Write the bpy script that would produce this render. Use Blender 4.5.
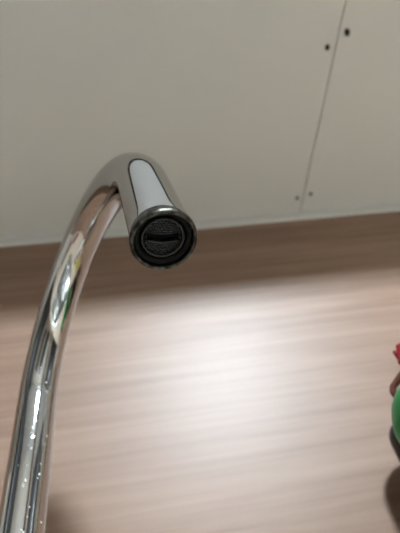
import bpy, bmesh, math, random
from mathutils import Vector, Matrix
random.seed(7)
S = bpy.context.scene
COL = S.collection
for o in list(bpy.data.objects):
    bpy.data.objects.remove(o)

# ------------------------------------------------------------------ camera
# world: x right along the wall, y towards the wall (wood panel at y=.36), z up
FPX = 415.0
ax = Vector((3200, 327, -415)).normalized()          # world x seen in camera axes
ay = Vector((-8.4, -443, -415)); ay = (ay - ax * ax.dot(ay)).normalized()
az = ax.cross(ay)
cam = bpy.data.cameras.new('camera')
cam.sensor_fit = 'HORIZONTAL'; cam.sensor_width = 36.0
cam.lens = 36.0 * FPX / 400.0
cam.clip_start = 0.01
cam.dof.use_dof = True; cam.dof.focus_distance = 0.158; cam.dof.aperture_fstop = 16.0
camo = bpy.data.objects.new('camera', cam); COL.objects.link(camo)
camo.matrix_world = Matrix.Translation((0, 0, 1.0)) @ Matrix((ax, ay, az)).to_4x4()
S.camera = camo

# ------------------------------------------------------------------ world, exposure
w = bpy.data.worlds.new('world'); S.world = w; w.use_nodes = True
w.node_tree.nodes['Background'].inputs[0].default_value = (0.75, 0.8, 0.9, 1)
w.node_tree.nodes['Background'].inputs[1].default_value = 0.05
S.view_settings.view_transform = 'Standard'
S.view_settings.look = 'None'
S.view_settings.gamma = 1
S.view_settings.use_curve_mapping = False
S.view_settings.exposure = 2.55
LAMP_POS = (0.32, -1.14, 2.085)
LAMP_R = 0.095
LAMP_STRENGTH = 72.0

# ------------------------------------------------------------------ materials
def mat(name, col=(.8, .8, .8), rough=.5, metal=0.0, spec=.5, coat=0.0):
    m = bpy.data.materials.new(name); m.use_nodes = True
    b = m.node_tree.nodes['Principled BSDF']
    b.inputs['Base Color'].default_value = (*col, 1)
    b.inputs['Roughness'].default_value = rough
    b.inputs['Metallic'].default_value = metal
    b.inputs['Specular IOR Level'].default_value = spec
    b.inputs['Coat Weight'].default_value = coat
    return m
def nd(m, t, **kw):
    n = m.node_tree.nodes.new(t)
    for k, v in kw.items(): setattr(n, k, v)
    return n
def lk(m, a, b): m.node_tree.links.new(a, b)

def wood_mat(name, scale, cols, rough, spec=.5, off=(0, 0, 0)):
    """long-grained laminate; scale stretches the grain along one axis"""
    m = mat(name, cols[1], rough, 0, spec)
    b = m.node_tree.nodes['Principled BSDF']
    tc = nd(m, 'ShaderNodeTexCoord')
    def noise(sc, detail, dist, o):
        mp = nd(m, 'ShaderNodeMapping')
        mp.inputs['Scale'].default_value = sc
        mp.inputs['Location'].default_value = o
        lk(m, tc.outputs['Object'], mp.inputs['Vector'])
        n = nd(m, 'ShaderNodeTexNoise')
        n.inputs['Scale'].default_value = 1
        n.inputs['Detail'].default_value = detail
        n.inputs['Roughness'].default_value = .55
        n.inputs['Distortion'].default_value = dist * 1.6
        lk(m, mp.outputs['Vector'], n.inputs['Vector'])
        return n.outputs['Fac']
    broad = noise([s * f for s, f in zip(scale, (1, .30, .30))] if scale[0] < scale[1] else scale, 3, .5, off)
    fine = noise(scale, 5, .25, (off[0] + 3.1, off[1] + 1.7, off[2] + 5))
    mx = nd(m, 'ShaderNodeMath', operation='MULTIPLY_ADD')
    mx.inputs[1].default_value = .38
    lk(m, broad, mx.inputs[0])
    m2 = nd(m, 'ShaderNodeMath', operation='MULTIPLY'); m2.inputs[1].default_value = .62
    lk(m, fine, m2.inputs[0]); lk(m, m2.outputs[0], mx.inputs[2])
    r = nd(m, 'ShaderNodeValToRGB')
    e = r.color_ramp.elements
    e[0].position = .36; e[0].color = (*cols[0], 1)
    e[1].position = .66; e[1].color = (*cols[2], 1)
    k = e.new(.50); k.color = (*cols[1], 1)
    lk(m, mx.outputs[0], r.inputs['Fac'])
    lk(m, r.outputs['Color'], b.inputs['Base Color'])
    return m

WC = ((.205, .112, .067), (.275, .160, .102), (.340, .213, .146))
M_WALLWOOD = wood_mat('panel_wood', (3.6, 150, 150), WC, .475, 1.0)

def paint_mat(name, col, rough, bump=.02, bscale=300):
    m = mat(name, col, rough)
    n = nd(m, 'ShaderNodeTexNoise'); n.inputs['Scale'].default_value = bscale
    bp = nd(m, 'ShaderNodeBump'); bp.inputs['Strength'].default_value = bump
    bp.inputs['Distance'].default_value = .002
    lk(m, n.outputs['Fac'], bp.inputs['Height'])
    lk(m, bp.outputs['Normal'], m.node_tree.nodes['Principled BSDF'].inputs['Normal'])
    return m
M_MELAMINE = paint_mat('white_melamine', (.755, .785, .785), .45, .04, 900)
M_DOOR = paint_mat('dark_door', (.055, .045, .040), .35, .02, 600)
M_LAMPWHITE = paint_mat('white_enamel', (.75, .75, .73), .4)
M_WORKTOP = paint_mat('pale_beige_laminate', (.78, .655, .52), .35, .03, 500)
M_TRIM = paint_mat('white_trim', (.72, .74, .73), .35, .01)
M_PLASTER = paint_mat('plaster', (.72, .66, .58), .8, .15, 120)
M_CEIL = paint_mat('ceiling_paint', (.80, .79, .77), .85, .1, 120)
M_SCREW = mat('screw_dark', (.035, .034, .032), .5, .6)
M_EDGE = mat('dark_gap', (.05, .048, .045), .8)
M_STEEL = mat('brushed_steel', (.62, .62, .60), .28, 1)
M_DARKFRONT = paint_mat('charcoal_front', (.030, .028, .027), .4, .02)
M_DARKTOP = mat('dark_top', (.10, .09, .085), .4)
M_BLACKRUB = mat('black_rubber', (.006, .006, .0055), .6, 0, .2)
M_MESH = mat('grey_mesh', (.009, .009, .008), .5)
M_INSERT = mat('insert_ring', (.034, .034, .031), .45)

def chrome_mat(name, col, rough, spots):
    m = mat(name, col, rough, 1)
    b = m.node_tree.nodes['Principled BSDF']
    tc = nd(m, 'ShaderNodeTexCoord')
    n = nd(m, 'ShaderNodeTexNoise'); n.inputs['Scale'].default_value = 420
    n.inputs['Detail'].default_value = 3
    lk(m, tc.outputs['Object'], n.inputs['Vector'])
    r = nd(m, 'ShaderNodeMapRange')
    r.inputs['From Min'].default_value = .62; r.inputs['From Max'].default_value = .75
    r.inputs['To Min'].default_value = rough; r.inputs['To Max'].default_value = rough + spots
    lk(m, n.outputs['Fac'], r.inputs['Value'])
    lk(m, r.outputs['Result'], b.inputs['Roughness'])
    return m
M_CHROME = chrome_mat('chrome', (.62, .625, .625), .05, .25)
M_CHROME.node_tree.nodes['Principled BSDF'].inputs['Specular Tint'].default_value = (.72, .72, .72, 1)

def rim_mat():
    m = mat('limescaled_rim', (.35, .34, .31), .3, 1)
    b = m.node_tree.nodes['Principled BSDF']
    tc = nd(m, 'ShaderNodeTexCoord')
    n = nd(m, 'ShaderNodeTexNoise'); n.inputs['Scale'].default_value = 330
    n.inputs['Detail'].default_value = 4
    lk(m, tc.outputs['Object'], n.inputs['Vector'])
    r = nd(m, 'ShaderNodeValToRGB'); e = r.color_ramp.elements
    e[0].position = .40; e[0].color = (.035, .030, .024, 1)
    e[1].position = .72; e[1].color = (.17, .165, .15, 1)
    lk(m, n.outputs['Fac'], r.inputs['Fac'])
    lk(m, r.outputs['Color'], b.inputs['Base Color'])
    q = nd(m, 'ShaderNodeMapRange'); q.inputs['To Min'].default_value = .55; q.inputs['To Max'].default_value = .2
    lk(m, n.outputs['Fac'], q.inputs['Value']); lk(m, q.outputs['Result'], b.inputs['Roughness'])
    bp = nd(m, 'ShaderNodeBump'); bp.inputs['Strength'].default_value = .5; bp.inputs['Distance'].default_value = .0004
    lk(m, n.outputs['Fac'], bp.inputs['Height']); lk(m, bp.outputs['Normal'], b.inputs['Normal'])
    return m
M_RIM = rim_mat()
M_RED = mat('red_plastic', (.30, .005, .012), .4)
M_TRIGGER = mat('maroon_plastic', (.16, .045, .035), .4)
M_GREEN = mat('green_plastic', (.006, .27, .06), .4, 0, .15)
M_DARKBOTTLE = mat('dark_brown_glass', (.016, .014, .008), .5, 0, .25)
M_CAP = mat('black_cap', (.020, .017, .011), .5, 0, .25)
def tile_mat():
    m = mat('floor_tile', (.3, .29, .27), .35)
    b = m.node_tree.nodes['Principled BSDF']
    tc = nd(m, 'ShaderNodeTexCoord')
    br = nd(m, 'ShaderNodeTexBrick'); br.offset = 0
    br.inputs['Scale'].default_value = 1
    br.inputs['Brick Width'].default_value = .4; br.inputs['Row Height'].default_value = .4
    br.inputs['Mortar Size'].default_value = .004
    br.inputs['Color1'].default_value = (.36, .27, .19, 1); br.inputs['Color2'].default_value = (.39, .30, .21, 1)
    br.inputs['Mortar'].default_value = (.15, .14, .13, 1)
    lk(m, tc.outputs['Object'], br.inputs['Vector']); lk(m, br.outputs['Color'], b.inputs['Base Color'])
    return m
M_FLOOR = tile_mat()
def emit_mat(name, col, st):
    m = bpy.data.materials.new(name); m.use_nodes = True
    b = m.node_tree.nodes['Principled BSDF']
    b.inputs['Base Color'].default_value = (.8, .8, .8, 1)
    b.inputs['Emission Color'].default_value = (*col, 1)
    b.inputs['Emission Strength'].default_value = st
    return m
M_LAMP = emit_mat('lamp_diffuser', (.85, .975, 1.06), LAMP_STRENGTH)

# ------------------------------------------------------------------ helpers
def link(name, bm, m, parent=None, smooth=False, loc=(0, 0, 0)):
    bmesh.ops.recalc_face_normals(bm, faces=bm.faces)
    me = bpy.data.meshes.new(name); bm.to_mesh(me); bm.free()
    me.materials.append(m)
    if smooth:
        for p in me.polygons: p.use_smooth = True
    o = bpy.data.objects.new(name, me); COL.objects.link(o)
    o.location = loc
    if parent: o.parent = parent
    return o
def box(bm, x0, x1, y0, y1, z0, z1, bev=0.0):
    r = bmesh.ops.create_cube(bm, size=1)
    for v in r['verts']:
        v.co = Vector(((x0 + x1) / 2 + v.co.x * (x1 - x0), (y0 + y1) / 2 + v.co.y * (y1 - y0), (z0 + z1) / 2 + v.co.z * (z1 - z0)))
    if bev:
        es = {e for v in r['verts'] for e in v.link_edges}
        bmesh.ops.bevel(bm, geom=list(es), offset=bev, segments=2, affect='EDGES', profile=.5)
def bx(name, m, parent, a, bev=0.0):
    bm = bmesh.new(); box(bm, *a, bev=bev); return link(name, bm, m, parent)
def thing(name, label, cat, loc=(0, 0, 0), group=None):
    o = bpy.data.objects.new(name, None); COL.objects.link(o)
    o.location = loc; o['label'] = label; o['category'] = cat
    if group: o['group'] = group
    return o
def tag(o, label, cat, group=None):
    o['label'] = label; o['category'] = cat
    if group: o['group'] = group
    return o
def structure(o, label=None):
    o['kind'] = 'structure'
    if label: o['label'] = label
    return o
def lathe(bm, prof, n=48, center=(0, 0), closed=False, sx=1.0, sy=1.0):
    """prof: (radius, z) list; radius 0 ends become a pole"""
    rings = []
    for r, z in prof:
        if r <= 1e-6:
            rings.append([bm.verts.new((center[0], center[1], z))])
        else:
            rings.append([bm.verts.new((center[0] + r * sx * math.cos(2 * math.pi * i / n), center[1] + r * sy * math.sin(2 * math.pi * i / n), z)) for i in range(n)])
    pairs = list(zip(rings, rings[1:]))
    if closed: pairs.append((rings[-1], rings[0]))
    for a, b in pairs:
        for i in range(n):
            j = (i + 1) % n
            if len(a) == 1 and len(b) == 1: continue
            if len(a) == 1: bm.faces.new((a[0], b[i], b[j]))
            elif len(b) == 1: bm.faces.new((a[i], a[j], b[0]))
            else: bm.faces.new((a[i], a[j], b[j], b[i]))
def sweep(bm, pts, radii, n=32, caps=True, flat=1.0, up=None):
    """tube along pts with parallel-transported frames"""
    T = []
    for i in range(len(pts)):
        a = pts[max(i - 1, 0)]; b = pts[min(i + 1, len(pts) - 1)]
        T.append((b - a).normalized())
    u = up or (Vector((1, 0, 0)) if abs(T[0].x) < .9 else Vector((0, 1, 0)))
    rings = []
    for i, p in enumerate(pts):
        u = (u - T[i] * u.dot(T[i])).normalized()
        v = T[i].cross(u)
        rings.append([bm.verts.new(p + u * (radii[i] * math.cos(2 * math.pi * k / n)) + v * (radii[i] * flat * math.sin(2 * math.pi * k / n))) for k in range(n)])
    for a, b in zip(rings, rings[1:]):
        for k in range(n):
            bm.faces.new((a[k], a[(k + 1) % n], b[(k + 1) % n], b[k]))
    if caps:
        bm.faces.new(rings[0][::-1]); bm.faces.new(rings[-1])
    return rings

# ------------------------------------------------------------------ room shell
WY = 0.36                    # face of the wood panel
XL, XR, YB, ZC = -1.9, 2.3, -3.0, 2.68
structure(bx('floor', M_FLOOR, None, (XL, XR, YB, WY + .012, -.05, 0)), 'grey tiled kitchen floor below the worktop')
structure(bx('ceiling', M_CEIL, None, (XL, XR, YB, WY + .012, ZC, ZC + .05)), 'white painted kitchen ceiling')
structure(bx('wall_back', M_PLASTER, None, (XL - .1, XR + .1, WY + .012, WY + .11, 0, ZC)), 'pale plaster wall behind the wall cabinets')
structure(bx('wall_left', M_PLASTER, None, (XL - .1, XL, YB, WY + .012, 0, ZC)), 'pale plaster wall left of the worktop')
structure(bx('wall_right', M_PLASTER, None, (XR, XR + .1, YB, WY + .012, 0, ZC)), 'pale plaster wall right of the worktop')
structure(bx('wall_front', M_PLASTER, None, (XL - .1, XR + .1, YB - .1, YB, 0, ZC)), 'pale plaster wall across the room')

CT = 0.90                    # worktop height
CU = 1.465                   # underside of the wall cabinets
tag(bx('wood_splashback', M_WALLWOOD, None, (XL + .002, XR - .002, WY, WY + .0119, CT + .0005, CU - .0005)),
    'greige wood-grain laminate splashback panel under the wall cabinets', 'splashback')

# light sealing strip in the corner of splashback and cabinets
bm = bmesh.new()
prof = [(WY - .0005, CU - .0008), (WY - .0062, CU - .0008), (WY - .0060, CU - .0030), (WY - .0045, CU - .0075), (WY - .0025, CU - .0105), (WY - .0005, CU - .0118)]
A = [bm.verts.new((XL + .01, y, z)) for y, z in prof]; B = [bm.verts.new((XR - .01, y, z)) for y, z in prof]
for i in range(len(prof)):
    j = (i + 1) % len(prof); bm.faces.new((A[i], A[j], B[j], B[i]))
bm.faces.new(A); bm.faces.new(B[::-1])
structure(link('trim_1', bm, M_TRIM), 'thin off-white sealing strip between wall cabinets and wood splashback')

# ------------------------------------------------------------------ wall cabinets
CD0, CD1 = WY - .2765, WY     # carcass depth
JX = 0.2290                  # joint between the two cabinets in view
def wall_cabinet(x0, x1, label, screws):
    g = .0006
    t = thing('wall_cabinet', label, 'cabinet', ((x0 + x1) / 2, WY - .13, CU), 'wall cabinets with white undersides')
    o = Vector(t.location)
    def P(name, m, a, bev=0.0, par=None):
        a = (a[0] - o.x, a[1] - o.x, a[2] - o.y, a[3] - o.y, a[4] - o.z, a[5] - o.z)
        return bx(name, m, par or t, a, bev)
    x0 += g; x1 -= g
    H = .70
    # bottom panel with real bores for the screws
    bm = bmesh.new()
    box(bm, x0 - o.x, x1 - o.x, CD0 - o.y, CD1 - .0005 - o.y, 0, .016, .0005)
    bp = link('bottom_panel', bm, M_MELAMINE, t)
    P('side_panel', M_MELAMINE, (x0, x0 + .016, CD0, CD1, CU + .016, CU + H))
    P('side_panel', M_MELAMINE, (x1 - .016, x1, CD0, CD1, CU + .016, CU + H))
    P('top_panel', M_MELAMINE, (x0 + .016, x1 - .016, CD0, CD1, CU + H - .016, CU + H))
    P('back_panel', M_MELAMINE, (x0 + .016, x1 - .016, CD1 - .006, CD1, CU + .016, CU + H - .016))
    d = P('door', M_DOOR, (x0 + .001, x1 - .001, CD0 - .0195, CD0 - .0015, CU + .012, CU + H - .001), .001)
    hx = x1 - .05
    bm = bmesh.new()
    sweep(bm, [Vector((hx - o.x, CD0 - .0195 - o.y + dy, CU + z - o.z)) for dy, z in ((0, .05), (-.018, .05), (-.026, .058), (-.028, .08), (-.028, .15), (-.026, .172), (-.018, .18), (0, .18))], [.005] * 8, 12)
    link('handle', bm, M_STEEL, d, True)
    for sx, sy, rx, ry, rot in screws:
        bm = bmesh.new()
        lathe(bm, [(0, -.0004), (.45, -.0004), (.55, -.0012), (.95, -.0012), (1, -.0006), (1, .006), (0, .006)], 20)
        for v in bm.verts:
            x, y = v.co.x * rx, v.co.y * ry
            v.co.x = x * math.cos(rot) - y * math.sin(rot); v.co.y = x * math.sin(rot) + y * math.cos(rot)
        link('screw', bm, M_SCREW, t, True, (sx - o.x, sy - o.y, 0))
    return t
wall_cabinet(JX - .60, JX, 'wall cabinet whose white underside is above the tap, left of the joint',
             [(.2192, .1331, .0026, .0033, -.3), (.2203, .3284, .0026, .0027, 0), (JX - .592, .13, .0026, .003, 0), (JX - .592, .328, .002, .0022, 0)])
wall_cabinet(JX, JX + .60, 'wall cabinet whose white underside is right of the joint, above the green bottle',
             [(.2383, .1189, .0029, .0042, -.5), (.2395, .3232, .0025, .0026, 0), (JX + .592, .13, .0026, .003, 0), (JX + .592, .328, .002, .0022, 0)])
wall_cabinet(JX - 1.20, JX - .60, 'charcoal-fronted wall cabinet furthest left along the wood splashback', [])
wall_cabinet(JX + .60, JX + 1.20, 'charcoal-fronted wall cabinet furthest right along the wood splashback', [])

# ------------------------------------------------------------------ worktop, sink, base cabinets
SX0, SX1, SY0, SY1 = -.34, .20, -.175, .165
YF = WY - .62
bm = bmesh.new()
z0, z1 = CT - .038, CT
X0, X1 = XL + .005, XR - .005
def ring_slab(bm, outer, inner, z0, z1):
    (a, b, c, d), (e, f, g, h) = outer, inner
    def q(x0, x1, y0, y1, z): return [bm.verts.new(p) for p in ((x0, y0, z), (x1, y0, z), (x1, y1, z), (x0, y1, z))]
    oT, iT, oB, iB = q(a, b, c, d, z1), q(e, f, g, h, z1), q(a, b, c, d, z0), q(e, f, g, h, z0)
    for i in range(4):
        j = (i + 1) % 4
        bm.faces.new((oT[i], oT[j], iT[j], iT[i])); bm.faces.new((oB[j], oB[i], iB[i], iB[j]))
        bm.faces.new((oB[i], oB[j], oT[j], oT[i])); bm.faces.new((iT[i], iT[j], iB[j], iB[i]))
ring_slab(bm, (X0, X1, YF, WY - .0005), (SX0, SX1, SY0, SY1), z0, z1)
tag(link('worktop', bm, M_WORKTOP), 'pale beige worktop around the steel sink', 'worktop')

sink = thing('kitchen_sink', 'brushed steel inset sink bowl under the tap', 'sink', ((SX0 + SX1) / 2, (SY0 + SY1) / 2, CT))
cx, cy = sink.location.x, sink.location.y
def rrect(hx, hy, r, n=6):
    out = []
    for qx, qy, a0 in ((1, 1, 0), (-1, 1, 90), (-1, -1, 180), (1, -1, 270)):
        for k in range(n + 1):
            a = math.radians(a0 + 90 * k / n)
            out.append((qx * (hx - r) + r * math.cos(a), qy * (hy - r) + r * math.sin(a)))
    return out
hx, hy = (SX1 - SX0) / 2, (SY1 - SY0) / 2
bm = bmesh.new()
layers = [(hx + .018, hy + .018, .05, .0006), (hx + .017, hy + .017, .05, .0022), (hx - .006, hy - .006, .05, .0022), (hx - .012, hy - .012, .05, -.004),
          (hx - .022, hy - .022, .05, -.14), (hx - .030, hy - .030, .05, -.163), (hx - .055, hy - .055, .05, -.172), (.05, .05, .0499, -.176)]
rings = [[bm.verts.new((x, y, z)) for x, y in rrect(a, b, r)] for a, b, r, z in layers]
for a, b in zip(rings, rings[1:]):
    n = len(a)
    for i in range(n): bm.faces.new((a[i], a[(i + 1) % n], b[(i + 1) % n], b[i]))
bm.faces.new(rings[-1])
link('bowl', bm, M_STEEL, sink, True)
bm = bmesh.new()
lathe(bm, [(0, -.1735), (.012, -.1735), (.016, -.170), (.038, -.1715), (.044, -.1735), (.044, -.1755), (0, -.1755)], 32)
link('drain', bm, M_STEEL, sink, True)

def base_cabinet(x0, x1, label):
    t = thing('base_cabinet', label, 'cabinet', ((x0 + x1) / 2, YF + .30, 0), 'charcoal base cabinets')
    o = t.location
    def P(name, m, a, bev=0.0, par=None):
        return bx(name, m, par or t, (a[0] - o.x, a[1] - o.x, a[2] - o.y, a[3] - o.y, a[4], a[5]), bev)
    b, top = .10, CT - .0385
    P('plinth', M_DARKFRONT, (x0, x1, YF + .07, YF + .085, 0, b))
    P('side_panel', M_MELAMINE, (x0 + .001, x0 + .017, YF + .03, WY - .01, b, top))
    P('side_panel', M_MELAMINE, (x1 - .017, x1 - .001, YF + .03, WY - .01, b, top))
    P('bottom_panel', M_MELAMINE, (x0 + .017, x1 - .017, YF + .03, WY - .01, b, b + .016))
    d = P('door', M_DOOR, (x0 + .002, x1 - .002, YF + .011, YF + .029, b + .002, top - .004), .0015)
    bm = bmesh.new()
    hx = x1 - .05 - o.x; fy = YF + .011 - o.y
    sweep(bm, [Vector((hx, fy + dy, z)) for dy, z in ((0, top - .18), (-.018, top - .18), (-.026, top - .172), (-.028, top - .15), (-.028, top - .08), (-.026, top - .058), (-.018, top - .05), (0, top - .05))], [.005] * 8, 12)
    link('handle', bm, M_STEEL, d, True)
for x0, lab in ((JX - 1.2, 'charcoal base cabinet left of the sink'), (JX - .6, 'charcoal base cabinet directly under the sink'), (JX, 'charcoal base cabinet under the green spray bottle'), (JX + .6, 'charcoal base cabinet furthest right under the worktop')):
    base_cabinet(x0, x0 + .6, lab)

# ------------------------------------------------------------------ tap
TX, TY = 0.0, 0.0
OUT = Vector((.0071, .0949, 1.1159))        # centre of the outlet
R_ARC, AZ, ANG, LEG, TILT = .0813, 2.0844, 2.9768, .0464, .1838
dh = Vector((math.cos(AZ), math.sin(AZ), 0)); UPV = Vector((0, 0, 1))
def head(t): return UPV * math.cos(t) + dh * math.sin(t)
pts = [OUT + head(TILT) * s for s in (0, .0006, .0016, .003, .005, .008, .012, .018, .024, .030, .036, .042, LEG)]
N = 72
P = pts[-1].copy(); h = ANG / N
for i in range(N):
    P = P + head(TILT + (i + .5) * h) * (R_ARC * h); pts.append(P.copy())
te = TILT + ANG
# ease the last bit of lean out to vertical, then straight down into the body
for i in range(14):
    te2 = te + (math.pi - te) * (i + 1) / 14
    P = P + head(te2) * .008; pts.append(P.copy())
zb = CT + .085
while P.z - .012 > zb:
    P = P - UPV * .012; pts.append(P.copy())
pts.append(Vector((P.x, P.y, zb)))
BX, BY = P.x, P.y
tap = thing('kitchen_tap', 'chrome swan-neck kitchen tap with a dark limescaled outlet', 'tap', (BX, BY, CT))
O = tap.location.copy()
rt = .0117
rad = []
s = 0; prev = pts[0]
for p in pts:
    s += (p - prev).length; prev = p
    rad.append(rt - .0005 * max(0, 1 - s / .007) ** 2)
bm = bmesh.new()
sweep(bm, [p - O for p in pts], rad, 72, caps=False, up=Vector((-dh.y, dh.x, 0)))
spout = link('spout', bm, M_CHROME, tap, True)

# outlet: built along local +z up the leg, then turned into place
zax = head(TILT); xax = Vector((-dh.y, dh.x, 0)); yax = zax.cross(xax).normalized(); xax = yax.cross(zax)
# turn about the axis so the slot reads level from the front
vx = Vector((1, .16, 0)); vx = (vx - zax * vx.dot(zax)).normalized(); vy = zax.cross(vx)
OM = Matrix((vx, vy, zax)).transposed().to_4x4(); OM.translation = OUT - O
def place(o):
    o.matrix_local = OM; return o
bm = bmesh.new()
lathe(bm, [(.0106, .0010), (.0106, -.0014), (.0109, -.0021), (.0115, -.0023), (.0120, -.0019), (.0124, -.0008), (.0124, .0006), (.0120, .0011), (.0104, .012)], 72, closed=True)
rim = place(link('outlet_rim', bm, M_RIM, tap, True))
rim['label'] = 'worn limescaled metal rim of the outlet'
bm = bmesh.new()
lathe(bm, [(.0107, .0010), (.0104, -.0004), (.0094, .0004), (.0084, .0016), (.0081, .005), (.0107, .005)], 64, closed=True)
place(link('rubber_seal', bm, M_BLACKRUB, tap, True))
bm = bmesh.new()
lathe(bm, [(.0081, .0016), (.0079, .0004), (.0075, .0002), (.0072, .0008), (.0072, .0045), (.0081, .0045)], 64, closed=True)
aer = place(link('aerator', bm, M_INSERT, tap, True))
aer['label'] = 'black plastic aerator insert with fine mesh'
# mesh plate: hexagonal cells as real little walls
bm = bmesh.new()
lathe(bm, [(0, .0040), (.0073, .0040), (.0073, .0046), (0, .0046)], 48)
pl = link('backing_plate', bm, M_BLACKRUB, aer)
bm = bmesh.new()
cell = .00105
def hexwall(cx_, cy_, r0, r1, z0, z1):
    vs = []
    for r, z in ((r0, z1), (r0, z0), (r1, z0), (r1, z1)):
        vs.append([bm.verts.new((cx_ + r * math.cos(math.pi / 6 + i * math.pi / 3), cy_ + r * math.sin(math.pi / 6 + i * math.pi / 3), z)) for i in range(6)])
    for a, b in zip(vs, vs[1:]):
        for i in range(6): bm.faces.new((a[i], a[(i + 1) % 6], b[(i + 1) % 6], b[i]))
def slot_y(x): return .0004 - 30.0 * x * x        # the slot bows like a shallow smile
for r in range(-9, 10):
    for c in range(-9, 10):
        x = (c + .5 * (r % 2)) * cell; y = r * cell * .866
        if math.hypot(x, y) > .0068: continue
        if abs(y - slot_y(x)) < .0017 and abs(x) < .0058: continue
        hexwall(x, y, cell * .36, cell * .58, .0016, .0040)
hx_ = link('mesh', bm, M_MESH, aer); hx_['kind'] = 'stuff'
# slot with lips
bm = bmesh.new()
ps = [Vector((x, slot_y(x) + .0017, .0012)) for x in [(-.0056 + .0112 * i / 16) for i in range(17)]]
sweep(bm, ps, [.00020 + .00022 * math.sin(math.pi * i / 16) for i in range(17)], 10)
link('slot_lip', bm, M_INSERT, aer, True)
bm = bmesh.new()
ps = [Vector((x, slot_y(x) - .0016, .0016)) for x in [(-.0056 + .0112 * i / 16) for i in range(17)]]
sweep(bm, ps, [.00010 + .00006 * math.sin(math.pi * i / 16) for i in range(17)], 10)
link('slot_lip', bm, M_INSERT, aer, True)

# mixer body, flange, lever
bm = bmesh.new()
lathe(bm, [(0, .0), (.027, .0), (.0275, .003), (.025, .007), (.0235, .010), (.0225, .055), (.021, .068), (.0165, .076), (.0135, .082), (.0128, .090), (0.0118, .0905), (.0, .0905)], 48)
link('mixer_body', bm, M_CHROME, tap, True)
bm = bmesh.new()
sweep(bm, [Vector((.015, 0, .04)), Vector((.03, 0, .042)), Vector((.036, 0, .043)), Vector((.038, 0, .043))], [.015, .015, .0145, .012], 32)
lv = link('lever_hub', bm, M_CHROME, tap, True)
bm = bmesh.new()
sweep(bm, [Vector((.030, 0, .055)), Vector((.036, -.002, .075)), Vector((.044, -.006, .095)), Vector((.056, -.012, .118)), Vector((.060, -.014, .124))], [.005, .0048, .0052, .006, .004], 20, flat=.55)
link('lever', bm, M_CHROME, lv, True)

# dried water drops on the riser, as tiny raised beads
bm = bmesh.new()
camv = Vector((0, 0, 1.0))
for k in range(46):
    z = random.uniform(1.005, 1.175)
    i = min(range(20, len(pts)), key=lambda q: abs(pts[q].z - z) + (9 if q < 60 else 0))
    p = pts[i] + Vector((0, 0, z - pts[i].z)) * .9
    a = random.gauss(-1.15, .28)
    nrm = Vector((math.cos(a), math.sin(a), 0))
    rr = random.uniform(.0003, .0008)
    r = bmesh.ops.create_icosphere(bm, subdivisions=2, radius=rr, matrix=Matrix.Translation(p - O + nrm * (rt - rr * .35)))
wd = link('water_drops', bm, mat('limescale', (.85, .85, .82), .25), tap, True); wd['kind'] = 'stuff'

# ------------------------------------------------------------------ green spray bottle
GX, GY = .1755, .2205
sb = thing('spray_bottle', 'green plastic spray bottle with a red trigger head at the right edge', 'bottle', (GX, GY, CT + .0003))
sb.rotation_euler.z = math.atan2(-.629, .777)         # nozzle (local -x) turned left and a little to the wall
def smooth_prof(p, n=4):
    out = []
    for i in range(len(p) - 1):
        a = p[max(i - 1, 0)]; b = p[i]; c = p[i + 1]; d = p[min(i + 2, len(p) - 1)]
        for k in range(n):
            t = k / n
            out.append(tuple(max(0, .5 * (2 * b[j] + (c[j] - a[j]) * t + (2 * a[j] - 5 * b[j] + 4 * c[j] - d[j]) * t * t + (3 * b[j] - a[j] - 3 * c[j] + d[j]) * t ** 3)) for j in (0, 1)))
    out.append(p[-1]); return out
bm = bmesh.new()
lathe(bm, [(0, .002), (.030, .0), (.037, .003)] + smooth_prof([(.040, .010), (.040, .08), (.040, .15), (.0438, .184), (.0435, .194), (.037, .207), (.022, .216), (.0135, .220), (.0130, .2265)]) + [(0, .2265)], 48)
link('body', bm, M_GREEN, sb, True)
bm = bmesh.new()
lathe(bm, [(.0134, .2205), (.0160, .2205), (.0164, .2212), (.0162, .2280), (.0145, .2290), (0, .2290), (0, .2270), (.0134, .2270)], 32)
link('collar', bm, M_RED, sb, True)
bm = bmesh.new()
sprof = [(-.0165, .2415), (-.0172, .2380), (-.0190, .2335), (-.0212, .2292), (-.012, .2291), (.028, .2300), (.041, .233), (.041, .2395), (.028, .2415)]
fa = bm.faces.new([bm.verts.new((x, -.0085, z)) for x, z in sprof])
ex = bmesh.ops.extrude_face_region(bm, geom=[fa])
for v in ex['geom']:
    if isinstance(v, bmesh.types.BMVert): v.co.y = .0085
bmesh.ops.bevel(bm, geom=bm.edges[:], offset=.0012, segments=2, affect='EDGES', profile=.5)
hd = link('sprayer_head', bm, M_RED, sb)
bm = bmesh.new()
sweep(bm, [Vector((-.014, 0, .2385)), Vector((-.0180, 0, .2385)), Vector((-.0181, 0, .2385)), Vector((-.0205, 0, .2385))], [.0030, .0030, .0036, .0034], 20)
link('nozzle', bm, M_RED, hd, True)
bm = bmesh.new()
sweep(bm, [Vector((-.016, 0, .2300)), Vector((-.020, 0, .2265)), Vector((-.025, 0, .2240)), Vector((-.029, 0, .2220)), Vector((-.0318, 0, .2205)), Vector((-.0332, 0, .2175)), Vector((-.0336, 0, .2145))], [.0026, .0024, .0022, .0021, .0021, .0021, .0015], 16, flat=1.3)
tr = link('trigger', bm, M_TRIGGER, sb, True); tr['label'] = 'dull red-brown trigger'

# dark canister behind it
db = thing('dark_canister', 'dark brown canister standing behind the green spray bottle', 'canister', (.2075, .310, CT + .0003))
bm = bmesh.new()
lathe(bm, [(0, .003), (.026, .0), (.0315, .003), (.0335, .008), (.0335, .196), (.0325, .198), (0, .198)], 40)
link('body', bm, M_DARKBOTTLE, db, True)
bm = bmesh.new()
lathe(bm, [(0, .1985), (.0330, .1985), (.0342, .1995), (.0342, .216), (.0334, .2205), (.0312, .2240), (.0280, .2255), (0, .2262)], 40)
link('lid', bm, M_CAP, db, True)

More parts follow.
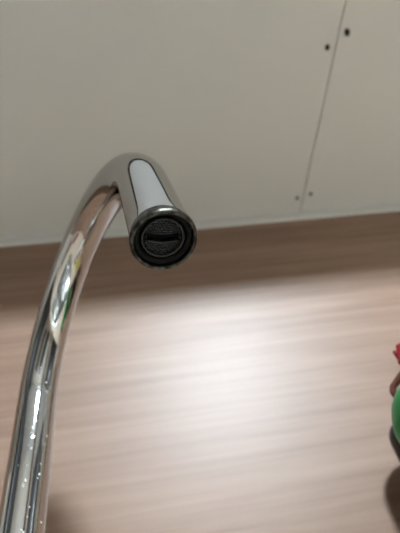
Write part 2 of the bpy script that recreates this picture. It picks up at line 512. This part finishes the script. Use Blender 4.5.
# ------------------------------------------------------------------ ceiling lamp
lamp = thing('pendant_lamp', 'white globe pendant lamp hanging in the room behind', 'lamp', (LAMP_POS[0], LAMP_POS[1], ZC))
dz = LAMP_POS[2] - ZC
bm = bmesh.new()
lathe(bm, [(0, -.0005), (.05, -.0005), (.05, -.012), (.035, -.024), (.008, -.028), (0, -.028)], 32)
link('canopy', bm, M_LAMPWHITE, lamp, True)
bm = bmesh.new()
sweep(bm, [Vector((0, 0, -.027)), Vector((0, 0, dz + LAMP_R + .02))], [.004, .004], 12)
link('cord', bm, M_LAMPWHITE, lamp, True)
bm = bmesh.new()
lathe(bm, [(0, dz + LAMP_R + .025), (.02, dz + LAMP_R + .025), (.04, dz + LAMP_R + .008), (.045, dz + LAMP_R - .006), (0, dz + LAMP_R - .006)], 32)
link('lamp_holder', bm, M_LAMPWHITE, lamp, True)
bm = bmesh.new()
lathe(bm, [(LAMP_R * math.sin(a), dz - LAMP_R * math.cos(a)) for a in [math.pi * k / 24 for k in range(24)]] + [(.03, dz + LAMP_R * .977)], 40)
link('globe', bm, M_LAMP, lamp, True)
bm = bmesh.new()
lathe(bm, [(.044, dz + LAMP_R + .008), (.080, dz + LAMP_R - .004), (.135, dz + .045), (.138, dz + .045), (.082, dz + LAMP_R), (.044, dz + LAMP_R + .012)], 40, closed=True)
link('added_shade', bm, M_LAMPWHITE, lamp, True)  # top cover added to keep lamp light off the ceiling close by

# ------------------------------------------------------------------ sponge and cloth; unseen things added for the chrome to mirror
M_YELLOW = paint_mat('sponge_yellow', (.72, .55, .03), .9, .6, 260)
M_SCOUR = paint_mat('scour_green', (.03, .12, .05), .95, .6, 400)
M_PINK = paint_mat('pink_cloth', (.55, .10, .22), .9, .4, 500)
M_PAN = mat('black_pan', (.012, .012, .012), .35)
sp = thing('dish_sponge', 'yellow dish sponge with scouring layer behind the sink', 'sponge', (.035, .290, CT + .0003))
sp.rotation_euler.z = .15
bx('foam', M_YELLOW, sp, (-.045, .045, -.03, .03, .0071, .031), .004)
bx('scouring_layer', M_SCOUR, sp, (-.045, .045, -.03, .03, 0, .007), .002)
bm = bmesh.new()
n = 24
g = [[bm.verts.new((-.09 + .18 * i / n, -.055 + .11 * j / n, .006 + .005 * math.sin(i * .9 + .4 * j) * math.cos(j * .7))) for j in range(n + 1)] for i in range(n + 1)]
for i in range(n):
    for j in range(n): bm.faces.new((g[i][j], g[i + 1][j], g[i + 1][j + 1], g[i][j + 1]))
bmesh.ops.solidify(bm, geom=bm.faces[:], thickness=.002)
lo = min(v.co.z for v in bm.verts)
for v in bm.verts: v.co.z -= lo
tag(link('dish_cloth', bm, M_PINK, None, True, (-.60, .275, CT + .0003)), 'crumpled pink dish cloth on the worktop left of the sink', 'cloth')
def pan(label, loc, R, hgt, ang):
    t = thing('added_frying_pan', label, 'pan', loc); t.rotation_euler.z = ang
    bm = bmesh.new()
    lathe(bm, [(0, 0), (R * .78, 0), (R * .84, .004), (R, hgt), (R + .004, hgt + .001), (R + .003, hgt - .002), (R * .84 - .001, .007), (R * .78, .003), (0, .003)], 48)
    link('pan_body', bm, M_PAN, t, True)
    bm = bmesh.new()
    sweep(bm, [Vector((R * .96, 0, hgt * .75)), Vector((R + .04, 0, hgt + .006)), Vector((R + .10, 0, hgt + .012)), Vector((R + .17, 0, hgt + .010)), Vector((R + .18, 0, hgt + .009))], [.007, .008, .011, .010, .006], 16, flat=.6)
    link('handle', bm, M_PAN, t, True)
pan('added black frying pan, unseen, left of the sink for the chrome to mirror', (-.86, .10, CT + .0003), .12, .04, 2.6)  # invented pan out of view, a dark spot for the tap to reflect
fr = thing('added_fridge', 'added charcoal fridge, unseen, at the opposite wall for the chrome to mirror', 'fridge', (.15, -2.67, 0))  # unseen fridge, added to put dark streaks in the riser's reflection
bx('body', M_DARKFRONT, fr, (-.32, .32, -.30, .27, .03, 1.85), .006)
for z0_, z1_ in ((.05, .70), (.71, 1.84)):
    d = bx('door', M_DARKFRONT, fr, (-.318, .318, .2705, .315, z0_, z1_), .006)
    bx('handle', M_STEEL, d, (-.28, -.262, .3155, .345, z0_ + (.15 if z0_ > .5 else .35), z0_ + (.55 if z0_ > .5 else .60)), .004)
for x in (-.26, .26):
    for y in (-.24, .22):
        bm = bmesh.new(); lathe(bm, [(0, .0005), (.02, .0005), (.02, .012), (.012, .03), (0, .03)], 16)
        link('foot', bm, M_BLACKRUB, fr, False, (x, y, 0))
bm = bmesh.new(); box(bm, -1.10, -.30, 0, .04, .0005, 2.02, .002)
dr = structure(link('added_door_1', bm, paint_mat('brown_door', (.09, .055, .035), .4, .02), None, False, (-.4, YB + .001, 0)), 'added dark brown room door, unseen, in the opposite wall for the chrome to mirror')  # invented door out of view, there only to be reflected
bm = bmesh.new()
sweep(bm, [Vector((-.38, .0405, 1.0)), Vector((-.38, .08, 1.0)), Vector((-.40, .085, 1.0)), Vector((-.50, .085, 1.0))], [.008] * 4, 12)
link('door_handle', bm, M_STEEL, dr, True)
def added_tall_cabinet(label, x0, x1, y0, y1, side):
    """added floor-to-top cupboard whose doors face +x (side 1) or -x (side -1)"""
    t = thing('added_tall_cabinet', label, 'cabinet', ((x0 + x1) / 2, (y0 + y1) / 2, 0), 'added charcoal tall cabinets')  # unseen cupboards, added to reflect as dark bands in the chrome
    hx, hy = (x1 - x0) / 2, (y1 - y0) / 2
    bx('carcass', M_DARKFRONT, t, (-hx, hx, -hy, hy, .08, 2.25), .002)
    bx('plinth', M_DARKFRONT, t, (-hx + .03, hx - .03, -hy + .01, hy - .01, .0005, .0798))
    for a, b, hs in ((-hy + .002, -.0015, -1), (.0015, hy - .002, 1)):
        xs = (hx + .0005, hx + .019) if side > 0 else (-hx - .019, -hx - .0005)
        d = bx('door', M_DARKFRONT, t, (*xs, a, b, .09, 2.245), .0015)
        xh = (hx + .0195, hx + .045) if side > 0 else (-hx - .045, -hx - .0195)
        bx('handle', M_STEEL, d, (*xh, hs * .05 - .008, hs * .05 + .008, 1.0, 1.3), .003)
added_tall_cabinet('added charcoal tall cabinet, unseen, at the left wall for the chrome to mirror', XL + .002, XL + .58, -1.75, -.45, 1)
added_tall_cabinet('added charcoal tall cabinet, unseen, at the right wall for the chrome to mirror', XR - .58, XR - .002, -1.75, -.45, -1)
